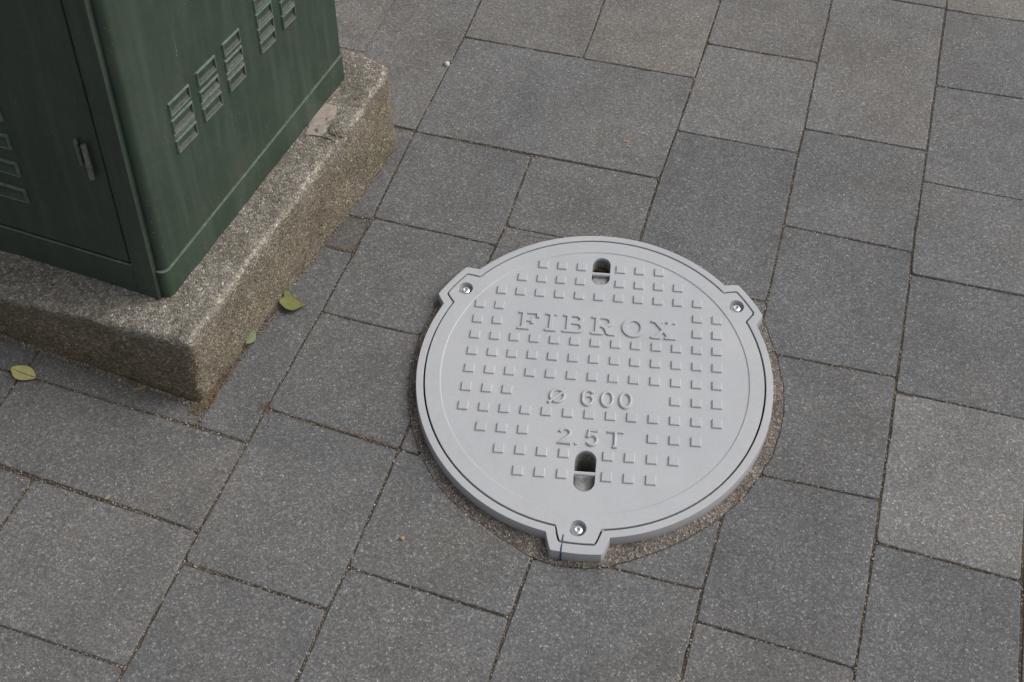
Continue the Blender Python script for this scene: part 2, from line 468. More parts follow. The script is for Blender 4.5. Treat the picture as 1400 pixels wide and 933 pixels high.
def paver(poly, tint=1.0, warm=0.0, half=None, cut=True, z=None, simple_=False):
    n = len(poly)
    if half is None:
        half = []
        for i in range(n):
            a, b = poly[i], poly[(i + 1) % n]
            half.append(random.uniform(.0011, .0020) if abs(b[0] - a[0]) > abs(b[1] - a[1]) else random.uniform(.0017, .0023))
    pts = outline(poly, half, .05 if simple_ else .018)
    if cut:
        pts = cut_by_ring(pts)
        if pts is None: return None
    cx = sum(p.x for p in pts) / len(pts); cy = sum(p.y for p in pts) / len(pts)
    zt = random.uniform(-.0008, .0008) if z is None else z
    tx, ty = random.uniform(-.003, .003), random.uniform(-.003, .003)
    def ring(off, dz):
        out = []; m = len(pts)
        for i in range(m):
            a, b = pts[i - 1], pts[(i + 1) % m]; e = (b - a)
            if e.length < 1e-7: e = Vector((1, 0))
            e.normalize(); nn = Vector((-e.y, e.x)); p = pts[i] + nn * off
            out.append((p.x - cx, p.y - cy, zt + dz + tx * (p.x - cx) + ty * (p.y - cy)))
        return out
    rings = [ring(0, -.03), ring(0, -.0022), ring(.0005, -.0010), ring(.0013, -.0003), ring(.0024, 0)]
    if simple_: rings = [ring(0, -.03), ring(0, -.0014), ring(.0022, 0)]
    Vv, Fc = loft(rings, closed_top=True)
    o = mesh_obj('paver', Vv, Fc, MP, pavement, (cx, cy, 0), smooth=60); o.data.polygons[len(Fc) - 1].use_smooth = False
    o.color = (tint * (1 + warm * .6), tint * (1 + warm * .15), tint * (1 - warm * .45), 1)
    return o

# joint-line polygons of every visible paver (metres on the ground, counter-clockwise), tint, warmth
P = []
def quad(tl, tr, br, bl, tint=1.0, warm=0.0, **k): P.append(([bl, br, tr, tl], tint, warm, k))
quad((-.595, -.430), (.009, -.443), (.004, -.80), (-.590, -.79), .98, .02)
quad((-.337, -.180), (.003, -.191), (.009, -.443), (-.333, -.436), 1.05, .03)
quad((-.95, -.168), (-.337, -.180), (-.333, -.436), (-.95, -.430), 1.0, .02)
quad((-.488, .012), (.010, -.001), (.003, -.191), (-.490, -.170), .97, .03)
quad((-.95, .020), (-.488, .012), (-.490, -.170), (-.95, -.165), .92, .02)
quad((-.95, .30), (-.492, .30), (-.488, .012), (-.95, .020), .90, .03)
quad((-.492, .30), (-.108, .30), (-.103, .003), (-.488, .012), .90, .06)
quad((-.108, .490), (.012, .490), (.010, -.001), (-.103, .003), .94, -.01)
quad((-.11, .585), (.015, .590), (.0125, .495), (-.11, .493), .74, .06, z=-.003)
quad((-.11, .879), (.001, .883), (.015, .592), (-.11, .589), .95, -.01)
quad((-.242, 1.52), (-.024, 1.52), (.001, .887), (-.226, .887), 1.08, .06)
quad((-.84, 1.52), (-.242, 1.52), (-.227, 1.116), (-.84, 1.110), 1.12, .10)
quad((-.84, 1.110), (-.227, 1.116), (-.226, .887), (-.84, .89), 1.0, .05)
quad((-.024, 1.60), (.300, 1.60), (.314, 1.261), (-.006, 1.248), 1.08, .08)
quad((-.006, 1.248), (.607, 1.273), (.599, .905), (.001, .883), 1.04, .00)
quad((.001, .883), (.291, .887), (.304, .601), (.015, .598), .96, .00)
quad((.015, .598), (.304, .601), (.285, .326), (.013, .323), .95, -.005)
quad((.013, .323), (.285, .326), (.285, .066), (.003, .078), .96, .01)
quad((.003, .078), (.285, .066), (.285, -.260), (.010, -.251), .97, -.005)
quad((.010, -.251), (.285, -.260), (.289, -.62), (.004, -.62), .93, .00)
quad((.300, 1.60), (.606, 1.607), (.607, 1.273), (.314, 1.261), 1.12, .11)
quad((.291, .890), (.599, .905), (.604, .673), (.309, .661), 1.0, .015)
quad((.309, .661), (.604, .673), (.600, .37), (.290, .36), 1.0, .06)
quad((.285, .066), (.598, .058), (.595, -.186), (.292, -.179), .95, -.01)
quad((.292, -.179), (.595, -.186), (.592, -.56), (.287, -.56), .95, -.005)
quad((.606, 1.72), (.899, 1.72), (.896, 1.429), (.608, 1.415), 1.05, .05)
quad((.608, 1.415), (.896, 1.429), (.897, 1.085), (.605, 1.073), 1.12, .045)
quad((.605, 1.073), (.897, 1.085), (.905, .62), (.602, .61), .90, -.03)
quad((.600, .24), (.918, .25), (.902, -.044), (.597, -.055), .95, -.02)
quad((.597, -.055), (.902, -.044), (.900, -.43), (.594, -.43), .94, -.015)
quad((.899, 2.05), (1.210, 2.05), (1.205, 1.758), (.899, 1.745), 1.05, .03)
quad((.899, 1.745), (1.205, 1.758), (1.196, 1.186), (.906, 1.172), 1.14, .035)
quad((.906, 1.172), (1.196, 1.186), (1.191, .853), (.906, .848), .97, -.02)
quad((.906, .848), (1.191, .853), (1.192, .508), (.908, .490), .93, -.04)
quad((.908, .490), (1.192, .508), (1.190, .221), (.918, .207), .94, -.03)
quad((.918, .207), (1.190, .221), (1.183, -.106), (.908, -.102), .91, -.045)
quad((.908, -.102), (1.183, -.106), (1.18, -.45), (.900, -.45), .96, -.01)
quad((1.210, 2.05), (1.47, 2.06), (1.468, 1.770), (1.205, 1.753), 1.15, .08)
quad((1.205, 1.753), (1.468, 1.770), (1.465, 1.452), (1.202, 1.431), .99, -.01)
quad((1.202, 1.431), (1.465, 1.452), (1.460, 1.090), (1.200, 1.080), 1.0, -.02)
quad((1.200, 1.080), (1.460, 1.090), (1.458, .800), (1.197, .788), 1.02, -.01)
quad((1.197, .788), (1.458, .800), (1.457, .481), (1.196, .473), .92, -.04)
quad((1.196, .473), (1.457, .481), (1.454, .132), (1.193, .133), 1.21, .02)
quad((1.193, .133), (1.455, .132), (1.4555, -.26), (1.183, -.26), .91, -.04)
quad((.290, .36), (.600, .37), (.598, .062), (.285, .066), .95, .02)
quad((.602, .61), (.905, .62), (.908, .490), (.600, .24), .95, .0)
NV = len(P)
# the column joints are slightly wavy lines shared by the stones on both sides
LINES = [[(-.024, 1.6), (-.006, 1.248), (.001, .883), (.012, .598), (.011, .323), (.006, .078), (.007, -.001), (.006, -.191), (.008, -.251), (.008, -.443), (.004, -.8)],
         [(.300, 1.6), (.314, 1.261), (.294, .887), (.304, .661), (.302, .601), (.290, .326), (.288, .066), (.290, -.179), (.288, -.26), (.289, -.62)],
         [(.606, 1.72), (.607, 1.415), (.607, 1.273), (.605, 1.073), (.601, .905), (.603, .7), (.600, .24), (.598, -.06), (.595, -.186), (.593, -.6)],
         [(.899, 2.05), (.899, 1.745), (.899, 1.429), (.902, 1.172), (.901, 1.085), (.904, .848), (.905, .6), (.911, .35), (.913, .114), (.905, -.044), (.905, -.102), (.900, -.45)],
         [(1.21, 2.05), (1.205, 1.755), (1.202, 1.431), (1.199, 1.186), (1.198, 1.080), (1.195, .853), (1.196, .788), (1.194, .500), (1.194, .473), (1.191, .221), (1.190, .133), (1.184, -.106), (1.18, -.45)]]
def snap(poly):
    q = []
    for x, y in poly:
        for k, ln in enumerate(LINES):
            ys = [p[1] for p in ln][::-1]; xs = [p[0] for p in ln][::-1]
            if ys[0] - .01 <= y <= ys[-1] + .01 and abs(np.interp(y, ys, xs) - x) < .028:
                q.append((float(np.interp(y, ys, xs)), y, k)); break
        else: q.append((x, y, -1))
    out = []
    for i in range(len(q)):
        a, b = q[i], q[(i + 1) % len(q)]; out.append((a[0], a[1]))
        if a[2] >= 0 and a[2] == b[2]:
            mid = [p for p in LINES[a[2]] if min(a[1], b[1]) + .015 < p[1] < max(a[1], b[1]) - .015]
            mid.sort(key=lambda p: p[1], reverse=b[1] < a[1]); out += mid
    return out
P = [(snap(a), b, c, d) for a, b, c, d in P]
# the pavement goes on beyond the frame in the same courses
def course(xa, xb, y0, y1):
    y = y0
    while y < y1 - .05:
        h = random.choice([.25, .30, .33, .36]); 
        if y1 - (y + h) < .15: h = y1 - y
        quad((xa, y + h), (xb, y + h), (xb, y), (xa, y), random.uniform(.92, 1.12), random.uniform(-.03, .06), simple_=True); y += h
for xa, xb, yt, yb in ((-.84, -.242, 1.52, None), (-.242, -.024, 1.52, None), (-.024, .300, 1.60, None), (.300, .606, 1.607, None), (.606, .899, 1.72, None), (.899, 1.210, 2.05, None), (1.210, 1.47, 2.06, None)):
    course(xa, xb, yt, 3.6)
for xa, xb, yb in ((.004, .289, -.62), (.289, .593, -.56), (.593, .900, -.43), (.900, 1.182, -.45), (1.182, 1.4555, -.26)):
    course(xa, xb, -2.0, yb)
course(-.59, .004, -2.0, -.80); course(-.95, -.595, -2.0, -.43)
course(-1.55, -.95, -2.0, 3.6); course(-2.15, -1.55, -2.0, 3.6)
course(1.4575, 1.77, -2.0, .50); course(1.470, 1.77, .50, 3.6); course(1.77, 2.07, -2.0, 3.6); course(2.07, 2.37, -2.0, 3.6); course(2.37, 2.67, -2.0, 3.6); course(2.67, 2.97, -2.0, 3.6)
for poly, tint, warm, k in P:
    paver(poly, tint, warm, **k)

# sand grains lodged in the joints
def rock(r, seed):
    rnd = random.Random(seed)
    t = (1 + 5 ** .5) / 2
    base = [(0, 0, 1), (.94, 0, .33), (-.47, .82, .33), (-.47, -.82, .33), (.47, .82, -.4), (.47, -.82, -.4), (-.94, 0, -.4), (0, 0, -1)]
    fc = [(0, 1, 2), (0, 2, 3), (0, 3, 1), (1, 4, 2), (2, 6, 3), (3, 5, 1), (1, 5, 4), (2, 4, 6), (3, 6, 5), (4, 5, 7), (5, 6, 7), (6, 4, 7)]
    return [(x * r * rnd.uniform(.7, 1.3), y * r * rnd.uniform(.7, 1.3), z * r * rnd.uniform(.5, 1)) for x, y, z in base], fc
protos = [rock(1, s) for s in range(12)]
def scatter(name, pts, mat, parent):
    V = []; Fc = []
    for x, y, z, r, a in pts:
        pv, pf = protos[random.randrange(12)]; o = len(V); c, s = math.cos(a) * r, math.sin(a) * r
        V += [(x + px * c - py * s, y + px * s + py * c, z + pz * r) for px, py, pz in pv]; Fc += [(i + o, j + o, k + o) for i, j, k in pf]
    return tag(mesh_obj(name, V, Fc, mat, parent), kind='stuff')
pts = []
def fxy(x, y):      # thins out where the joints are clean
    return .5 + .5 * noise.noise(Vector((x * 3.2, y * 3.2, 5)))
for poly, *_ in P[:NV]:
    for i in range(len(poly)):
        a, b = Vector(poly[i]), Vector(poly[(i + 1) % len(poly)]); L = (b - a).length
        vert = abs((b - a).y) > abs((b - a).x)
        for _ in range(int(L * (430 if vert else 320))):
            p = a.lerp(b, random.random()); x = p.x + random.gauss(0, .0012); y = p.y + random.gauss(0, .0012)
            if ring_local(x, y)[0] < .372 or random.random() > fxy(x, y) + .25: continue
            pts.append((x, y, random.uniform(-.0030, .0), random.choice([.0007, .0009, .0011, .0014, .0018]), random.uniform(0, 6.3)))
for _ in range(900):     # stray grains on the paver faces
    x, y = random.uniform(-.6, 1.5), random.uniform(-.5, 1.7)
    if ring_local(x, y)[0] < .38: continue
    pts.append((x, y, .0006, random.choice([.0004, .0006, .0008]), random.uniform(0, 6.3)))
scatter('joint_sand', pts, MSG, pavement)

# ------------------------------------------------------------------ mortar collar round the frame
def collar():
    n = 360; prof = []
    rings = []
    for k, t in enumerate((0, .06, .3, .6, .85, 1.0, 1.0)):
        ring = []
        for i in range(n):
            th = 2 * math.pi * i / n; ro = ring_r(th)
            fr = max(.350, FR(th) - .004)
            fr = FR(th) * CS
            if t == 0: r, z = .31, -.02
            else:
                r = fr + (ro - fr) * (t - .06) / .94
                z = .0048 * (1 - ((t - .06) / .94) ** 1.5) - .0001
            z += noise.noise(Vector((math.cos(th) * r * 60, math.sin(th) * r * 60, 1.7))) * .0012 + noise.noise(Vector((math.cos(th) * r * 190, math.sin(th) * r * 190, 4.7))) * .0008
            if k == 6: z = -.012
            ring.append((r * math.cos(th + PHI), r * math.sin(th + PHI), z))
        rings.append(ring)
    return loft(rings)

LUGS = [math.radians(a) for a in (-91.3, 147.3, 33.5)]
def trap(th, r0, r1, a0, a1, front=.0035):
    """polar outline of a disc with three trapezoid lugs"""
    for k, L in enumerate(LUGS):
        d = abs((th - L + math.pi) % (2 * math.pi) - math.pi)
        rr1 = r1 + (front if k == 0 else 0)
        A0, A1 = (a0, a1) if not callable(a0) else (a0(k), a1(k))
        if d < A1: return rr1
        if d < A0: return rr1 + (r0 - rr1) * (d - A1) / (A0 - A1)
    return r0
RD = math.radians
def LR(th): return trap(th, .3358, .3605, RD(7.0), RD(4.9))
def FR(th): return trap(th, .3522, .3760, RD(9.3), RD(6.8), .0078)
def angles():
    A = list(np.linspace(-math.pi, math.pi, 541)[:-1])
    for L in LUGS: A += [L + s * RD(d) for s in (-1, 1) for d in np.linspace(4.5, 9.8, 22)]
    return sorted(set(round((a + math.pi) % (2 * math.pi) - math.pi, 6) for a in A))
ANG = angles()
def polar(fn, smooth_k=1):
    p = np.array([(fn(a) * math.cos(a), fn(a) * math.sin(a)) for a in ANG])
    for _ in range(smooth_k): p = .25 * np.roll(p, 1, 0) + .5 * p + .25 * np.roll(p, -1, 0)
    return p
def offset(p, d):
    t = np.roll(p, -1, 0) - np.roll(p, 1, 0); t /= np.linalg.norm(t, axis=1)[:, None]
    return p + np.c_[t[:, 1], -t[:, 0]] * d

cv, cf = collar()
mort = mesh_obj('mortar', cv, cf, MM, None, (COVER.x, COVER.y, 0), smooth=50); tag(mort, kind='structure')
pts = []
for _ in range(1700):
    th = random.uniform(-math.pi, math.pi); t = random.random() ** .8; ro = ring_r(th); r = FR(th) * CS + .004 + (ro + .001 - FR(th) * CS) * t
    z = .0048 * (1 - min(t, 1) ** 1.5) - .0002
    pts.append((r * math.cos(th + PHI), r * math.sin(th + PHI), z, random.choice([.0006, .0009, .0012, .0016]), random.uniform(0, 6)))
scatter('mortar_grit', pts, MSG, mort)

# ------------------------------------------------------------------ manhole cover
cover = empty('manhole_cover', (COVER.x, COVER.y, 0), PHI); cover.scale = (CS, CS, 1)
tag(cover, 'round light grey composite manhole cover with raised lettering and three screwed lugs', 'manhole cover')
ring3 = lambda p, z: [(x, y, z) for x, y in p]
fo = polar(FR); li = polar(LR); fi = offset(li, .0034)
rings = [ring3(offset(fo, .0026), -.02), ring3(offset(fo, .0024), .002), ring3(offset(fo, .0013), .020), ring3(offset(fo, .0008), .0236),
         ring3(offset(fo, -.004), .0240)]
Vv, Fc = loft(rings)
mesh_obj('frame_skirt', Vv, Fc, MF, cover, smooth=24)
plate('frame', [[tuple(p) for p in offset(fo, .0010)], [tuple(p) for p in fi]], MF, cover, (0, 0, ZC - .0055), .0055 - .0009, .0009, smooth=40)
# dark ledge that closes the gap between lid and frame
circ = lambda cx, cy, r, n=40: [(cx + r * math.cos(2 * math.pi * k / n), cy + r * math.sin(2 * math.pi * k / n)) for k in range(n)]
Vv, Fc = loft([ring3(offset(fi, .003), ZC - .017), ring3(offset(li, -.006), ZC - .017)]); mesh_obj('seat_ledge', Vv, Fc, MBLK, cover)
SCR = [(.3392 * math.cos(a), .3392 * math.sin(a)) for a in LUGS]; SCR[0] = (-.0088, -.3362)
RI = .3066; T = .0042
rim = plate('lid_rim', [[tuple(p) for p in li], circ(0, 0, RI, 240)] + [circ(x, y, .0155) for x, y in SCR], MC, cover, (0, 0, ZC - T), T - .0006, .0006)
def stadium(cx, y0, y1, r, n=14):
    out = []
    for k in range(n + 1): a = math.pi * k / n; out.append((cx + r * math.cos(a), y1 - r + r * math.sin(a)))
    for k in range(n + 1): a = math.pi + math.pi * k / n; out.append((cx + r * math.cos(a), y0 + r + r * math.sin(a)))
    return out
S1 = (-.0048, -.2620, -.1775, .0200); S2 = (-.0048, .2185, .2925, .0190)
slots = [stadium(*S1), stadium(*S2)]
ZP = ZC - .0019
panel = plate('lid_panel', [circ(0, 0, RI + .0001, 240)] + slots, MC, cover, (0, 0, ZP - T), T - .0008, .0008)
# bevelled step between rim and sunken panel
Vv, Fc = loft([ring3(circ(0, 0, RI + .0002, 240), ZC - .0003), ring3(circ(0, 0, RI - .0016, 240), ZP + .0001)])
mesh_obj('step_ring', Vv, Fc, MC, rim, (0, 0, -rim.location.z), smooth=30)

def frustum(w, w2, h):
    a, b, c = w / 2, w2 / 2, w2 / 2 - .0010
    V = [(s * a, t * a, -.0005) for s, t in ((-1, -1), (1, -1), (1, 1), (-1, 1))] + [(s * b, t * b, h - .0007) for s, t in ((-1, -1), (1, -1), (1, 1), (-1, 1))] + [(s * c, t * c, h) for s, t in ((-1, -1), (1, -1), (1, 1), (-1, 1))]
    return loft([V[:4], V[4:8], V[8:]], closed_top=True)
COLX = [-.2495, -.2090, -.1692, -.1287, -.0880, -.0465, -.0050, .0365, .0772, .1187, .1600, .2014, .2417]
ROWY = [-.2302, -.1868, -.1425, -.0992, -.0560, -.0128, .0290, .0692, .1083, .1471, .1861, .2242, .2627]
sets = {6: [-3, -2, -1, 1, 2, 3], 5: [-4, -3, -2, -1, 1, 2, 3, 4], 4: list(range(-5, 6)), 3: [-6, -5, 5, 6], 2: [-6, -5, 5, 6], 1: list(range(-6, 7)), 0: list(range(-6, 7)), -1: list(range(-6, 7)),
        -2: [-6, -5, -4, 4, 5, 6], -3: list(range(-6, 7)), -4: [-5, -4, -3, 3, 4, 5], -5: [-4, -3, -2, -1, 1, 2, 3, 4], -6: [-3, -2, -1, 1, 2, 3]}
PZ = ZP - panel.location.z      # panel-local height of its top
st = None
for j, cols in sets.items():
    for i in cols:
        loc = (COLX[i + 6], ROWY[j + 6], PZ)
        if st is None: st = mesh_obj('stud', *frustum(.0196, .0186, .0036), MC, panel, loc)
        else: inst('stud', st.data, panel, loc)

# lettering --------------------------------------------------------
def letter(name, outl, x0, y0, sx, sy, depth=.0030):
    o = plate('letter', [[(x0 + a * sx, y0 + b * sy) for a, b in pl] for pl in outl], MC, panel, (0, 0, PZ), depth, .0006, smooth=40)
    o['label'] = 'raised ' + name
    return o
def arc(cx, cy, rx, ry, a0, a1, n=14):
    return [(cx + rx * math.cos(RD(a0 + (a1 - a0) * k / n)), cy + ry * math.sin(RD(a0 + (a1 - a0) * k / n))) for k in range(n + 1)]
s = .12   # slab thickness
Fo = [[(0, 0), (.56, 0), (.56, s), (.37, s), (.37, .45), (.62, .45), (.62, .33), (.74, .33), (.74, .69), (.62, .69), (.62, .57), (.37, .57), (.37, .88), (.86, .88), (.86, .68), (1, .68), (1, 1), (0, 1), (0, .88), (.17, .88), (.17, s), (0, s)]]
Io = [[(0, 0), (1, 0), (1, s), (.66, s), (.66, .88), (1, .88), (1, 1), (0, 1), (0, .88), (.34, .88), (.34, s), (0, s)]]
Bo = [[(0, 0)] + [(.62, 0)] + arc(.64, .27, .36, .27, -90, 62) + [(.74, .53)] + arc(.60, .75, .31, .25, -50, 90) + [(0, 1), (0, .88), (.15, .88), (.15, s), (0, s)],
      [(.34, s), (.34, .47)] + arc(.60, .295, .20, .175, 90, -90, 10), [(.34, .59), (.34, .88)] + arc(.56, .735, .18, .145, 90, -90, 10)]
Ro = [[(0, 0), (.50, 0), (.50, s), (.34, s), (.34, .42), (.42, .42), (.56, .30), (.62, .10)] + arc(.80, .10, .18, .11, 180, 270, 5) + [(1, -.01), (1, .10), (.86, .11), (.80, .16), (.76, .33), (.66, .45)]
      + arc(.60, .71, .33, .29, -55, 90) + [(0, 1), (0, .88), (.15, .88), (.15, s), (0, s)], [(.34, .54), (.34, .88)] + arc(.55, .71, .19, .17, 90, -90, 10)]
Oo = [arc(.5, .5, .5, .52, 0, 360, 40)[:-1], arc(.5, .5, .29, .36, 0, 360, 36)[:-1]]
Xo = [[(0, 0), (.40, 0), (.40, s), (.32, s), (.50, .36), (.64, s), (.55, s), (.55, 0), (1, 0), (1, s), (.88, s), (.60, .53), (.83, .88), (.97, .88), (.97, 1), (.60, 1), (.60, .88), (.67, .88), (.52, .66), (.38, .88), (.46, .88), (.46, 1), (0, 1), (0, .88), (.13, .88), (.41, .49), (.16, s), (0, s)]]
yb, hh = .0900, .0452
for nm, ol, xa, xb in (('slab serif F', Fo, -.166, -.1235), ('slab serif I', Io, -.1100, -.0870), ('slab serif B', Bo, -.0735, -.0285), ('slab serif R', Ro, -.0150, .0330), ('slab serif O', Oo, .0475, .0950), ('slab serif X', Xo, .1070, .1580)):
    letter(nm, ol, xa, yb, xb - xa, hh)
def strokes(name, lines, x0, y0, sx, sy, r=.0032):
    parts = []
    for ln in lines:
        v, f = tube([(x0 + a * sx, y0 + b * sy, .0002) for a, b in ln], r, 10); parts.append(([(x, y, z * 1.3) for x, y, z in v], f))
    o = mesh_obj('letter', *join(parts), MC, panel, (0, 0, PZ), smooth=50); o['label'] = 'raised ' + name; return o
six = arc(.5, .68, .42, .32, 25, 180, 12) + arc(.5, .38, .42, .38, 180, 360, 16)[1:] + arc(.5, .38, .42, .26, 0, 165, 12)[1:]
zero = arc(.5, .5, .44, .5, 0, 360, 30)
strokes('diameter sign', [arc(.5, .5, .40, .42, 0, 360, 30), [(.02, .02), (1.0, .98)]], -.0870, -.0790, .0340, .0330)
strokes('digit 6', [six], -.0225, -.0785, .0238, .0325); strokes('digit 0', [zero], .0150, -.0785, .0245, .0325); strokes('digit 0', [zero], .0508, -.0785, .0245, .0325)
strokes('digit 2', [arc(.5, .70, .42, .28, 165, -30, 14) + [(.05, .0), (1.0, .0)]], -.0605, -.1660, .0245, .0320)
letter('full stop', [circ(0, 0, .0036, 18)], -.0250, -.1640, 1, 1, .0020)
strokes('digit 5', [[(.92, 1), (.22, 1), (.12, .50)] + arc(.48, .34, .42, .33, 140, -150, 16)], -.0075, -.1660, .0235, .0320)
strokes('letter T', [[(0, 1), (1, 1)], [(.5, 1), (.5, 0)], [(.38, 0), (.66, 0)], [(0, 1), (0, .93)], [(1, 1), (1, .93)]], .0345, -.1660, .0265, .0320)

# hand-hold pockets: a deep shaft, a shallow shelf on the near side, and the lifting bar across
for (cx, y0, y1, r), zs, yb_ in ((S1, .022, -.2238), (S2, .013, .2500)):
    o1 = np.array(stadium(cx, y0, y1, r)); zp = panel.location.z
    rings = [ring3(offset(o1, .0006), ZP - .0035 - zp), ring3(offset(o1, -.0010), ZC - .020 - zp), ring3(offset(o1, -.002), ZC - .050 - zp), ring3(offset(o1, -.004), ZC - .085 - zp)]
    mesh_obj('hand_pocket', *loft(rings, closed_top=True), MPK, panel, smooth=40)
    sh = [(x, min(y, yb_ + .8 * zs - .002)) for x, y in offset(o1, -.0006)]
    rings = [[(x, y, ZC - .055 - zp) for x, y in sh], [(x, y, ZC - zs - .003 - zp) for x, y in sh], [(cx + (x - cx) * .9, y0 + .004 + (y - y0) * .84, ZC - zs - zp) for x, y in sh]]
    mesh_obj('pocket_shelf', *loft(rings, closed_top=True), MPS, panel, smooth=60)
    v, f = tube([(cx - r - .002, yb_, ZC - .0058 - zp), (cx + r + .002, yb_, ZC - .0058 - zp)], .0040, 14)
    mesh_obj('lifting_bar', v, f, MC, panel, smooth=40)

# screws
def screw_mesh():
    n = 28; prof = [(.0106, -.003), (.0108, .0), (.0102, .0022), (.0088, .0038), (.0064, .0047), (.0042, .0050)]
    rings = [[(r * math.cos(2 * math.pi * k / n), r * math.sin(2 * math.pi * k / n), z) for k in range(n)] for r, z in prof]
    def hexr(a): a = (a % (math.pi / 3)) - math.pi / 6; return .0034 / math.cos(a)
    rings.append([(hexr(2 * math.pi * k / n) * math.cos(2 * math.pi * k / n), hexr(2 * math.pi * k / n) * math.sin(2 * math.pi * k / n), .0048) for k in range(n)])
    rings.append([(hexr(2 * math.pi * k / n) * math.cos(2 * math.pi * k / n), hexr(2 * math.pi * k / n) * math.sin(2 * math.pi * k / n), .0015) for k in range(n)])
    return loft(rings, closed_top=True)
scm = None
for q, (x, y) in enumerate(SCR):
    zz = ZC - .0088
    if scm is None: so_ = mesh_obj('screw', *screw_mesh(), MST, cover, (x, y, zz), smooth=35); scm = so_.data
    else: so_ = inst('screw', scm, cover, (x, y, zz), q * .7)
    rr_ = [ring3(circ(0, 0, .0158), .0), ring3(circ(0, 0, .0148), -.0105), ring3(circ(0, 0, .0140), -.0114)]
    mesh_obj('screw_recess', *loft(rr_, closed_top=True), MC, cover, (x, y, ZC - .0012), smooth=40)

# blue pen stroke over the front lug
def pen():
    path = [(-.0335, -.3500, ZC + .0004), (-.0342, -.3600, ZC + .0004), (-.0343, -.3625, ZC + .0003)]
    path2 = [(-.0344, -.3668, ZC + .0003), (-.0350, -.3745, ZC + .0003), (-.0352, -.3822, ZC + .0003), (-.0353, -.3850, ZC - .0008), (-.0354, -.3857, ZC - .006), (-.0356, -.3872, ZC - .026)]
    Vv = []; Fc = []
    for pa in (path, path2):
        b = len(Vv)
        for i, p in enumerate(pa):
            hw = .0015 if i else .0009
            Vv += [(p[0] - hw, p[1], p[2]), (p[0] + hw, p[1], p[2])]
        for i in range(len(pa) - 1): Fc.append((b + 2 * i, b + 2 * i + 1, b + 2 * i + 3, b + 2 * i + 2))
    return Vv, Fc
mesh_obj('pen_mark', *pen(), MPEN, cover)

# ------------------------------------------------------------------ plinth
def topz(x, y): return .18 + .114 * (x + .12) + .063 * (y - .06)
PL = [(-.118, .055), (-.026, .80), (-.034, .842), (-.062, .856), (-.16, .880), (-1.05, 1.02), (-1.155, .145), (-.553, .086)]
def plinth_outline():
    p = [Vector(q) for q in PL]; out = []; n = len(p)
    rad = [.016, .03, .02, .03, .05, .03, .03, .0]
    for i in range(n):
        a, b, c = p[i - 1], p[i], p[(i + 1) % n]; d1 = (a - b).normalized(); d2 = (c - b).normalized(); r = min(rad[i], .45 * (a - b).length, .45 * (c - b).length)
        for k in range(7):
            t = k / 6; out.append(((b + d1 * r) * (1 - t) ** 2 + b * 2 * t * (1 - t) + (b + d2 * r) * t ** 2) if r else b)
            if not r: break
    dens = []
    for i in range(len(out)):
        a, b = out[i], out[(i + 1) % len(out)]; m = max(1, int((b - a).length / .006))
        for k in range(m): dens.append(a.lerp(b, k / m))
    return np.array([(q.x, q.y) for q in dens])
PO = plinth_outline()
def plinth_mesh():
    rings = []
    def lay(off, zfun):
        q = offset(PO, off); return [(x, y, zfun(x, y)) for x, y in q]
    H = 16
    for k in range(H + 1):
        t = k / H; rings.append(lay(.004 * (1 - t), lambda x, y, t=t: -.03 + (topz(x, y) - .014 + .03) * t))
    for a in (20, 45, 70, 90):
        rings.append(lay(-.012 * (1 - math.cos(RD(a))), lambda x, y, a=a: topz(x, y) - .014 + .014 * math.sin(RD(a))))
    C0 = np.array([-.60, .48]); last = offset(PO, -.012)
    for t in list(np.arange(.012, .42, .0135)) + [.55, .8]: rings.append([(x, y, topz(x, y)) for x, y in last + (C0 - last) * t])
    Vv, Fc = loft(rings, closed_top=True)
    Vn = []
    for x, y, z in Vv:
        p = Vector((x, y, z))
        n1 = noise.noise_vector(p * 14) * .0035 + noise.noise_vector(p * 60) * .0020 + noise.noise_vector(p * 140) * .0015
        if z < .004: n1.z = 0
        Vn.append((x + n1.x, y + n1.y, z + n1.z))
    return Vn, Fc
plinth = empty('concrete_plinth', (-.55, .45, 0))
tag(plinth, 'rough weathered concrete base block under the green cabinet', 'plinth')
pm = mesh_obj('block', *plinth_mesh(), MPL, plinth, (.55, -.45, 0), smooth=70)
def drape(name, poly, mat, h=.0006, n_in=5, parent=plinth):
    p = [Vector(q) for q in poly]; dens = []
    for i in range(len(p)):
        a, b = p[i], p[(i + 1) % len(p)]; m = max(1, int((b - a).length / .006))
        for k in range(m):
            q = a.lerp(b, k / m); nz = noise.noise_vector(Vector((q.x * 90, q.y * 90, 2))) * .007 + noise.noise_vector(Vector((q.x * 30, q.y * 30, 7))) * .010; dens.append(Vector((q.x + nz.x, q.y + nz.y)))
    c = sum(dens, Vector((0, 0))) / len(dens)
    rings = []
    for t, z in ((1.06, -.004), (1.0, h * .5), (.93, h), (.6, h * 1.15), (.2, h * 1.2)):
        rings.append([((c + (q - c) * t).x, (c + (q - c) * t).y, topz(*(c + (q - c) * t)) + z) for q in dens])
    o = mesh_obj(name, *loft(rings, closed_top=True), mat, parent, (.55, -.45, 0), smooth=60); return o
pa = drape('repair_patch', [(-.137, .604), (-.104, .606), (-.092, .625), (-.080, .650), (-.092, .680), (-.104, .694), (-.122, .700), (-.142, .680)], MPA)
pa['label'] = 'smooth pinkish repair patch on the plinth top'
pa2 = drape('repair_patch', [(-.092, .612), (-.068, .606), (-.046, .612), (-.044, .655), (-.066, .672), (-.072, .645)], MPL, .003)
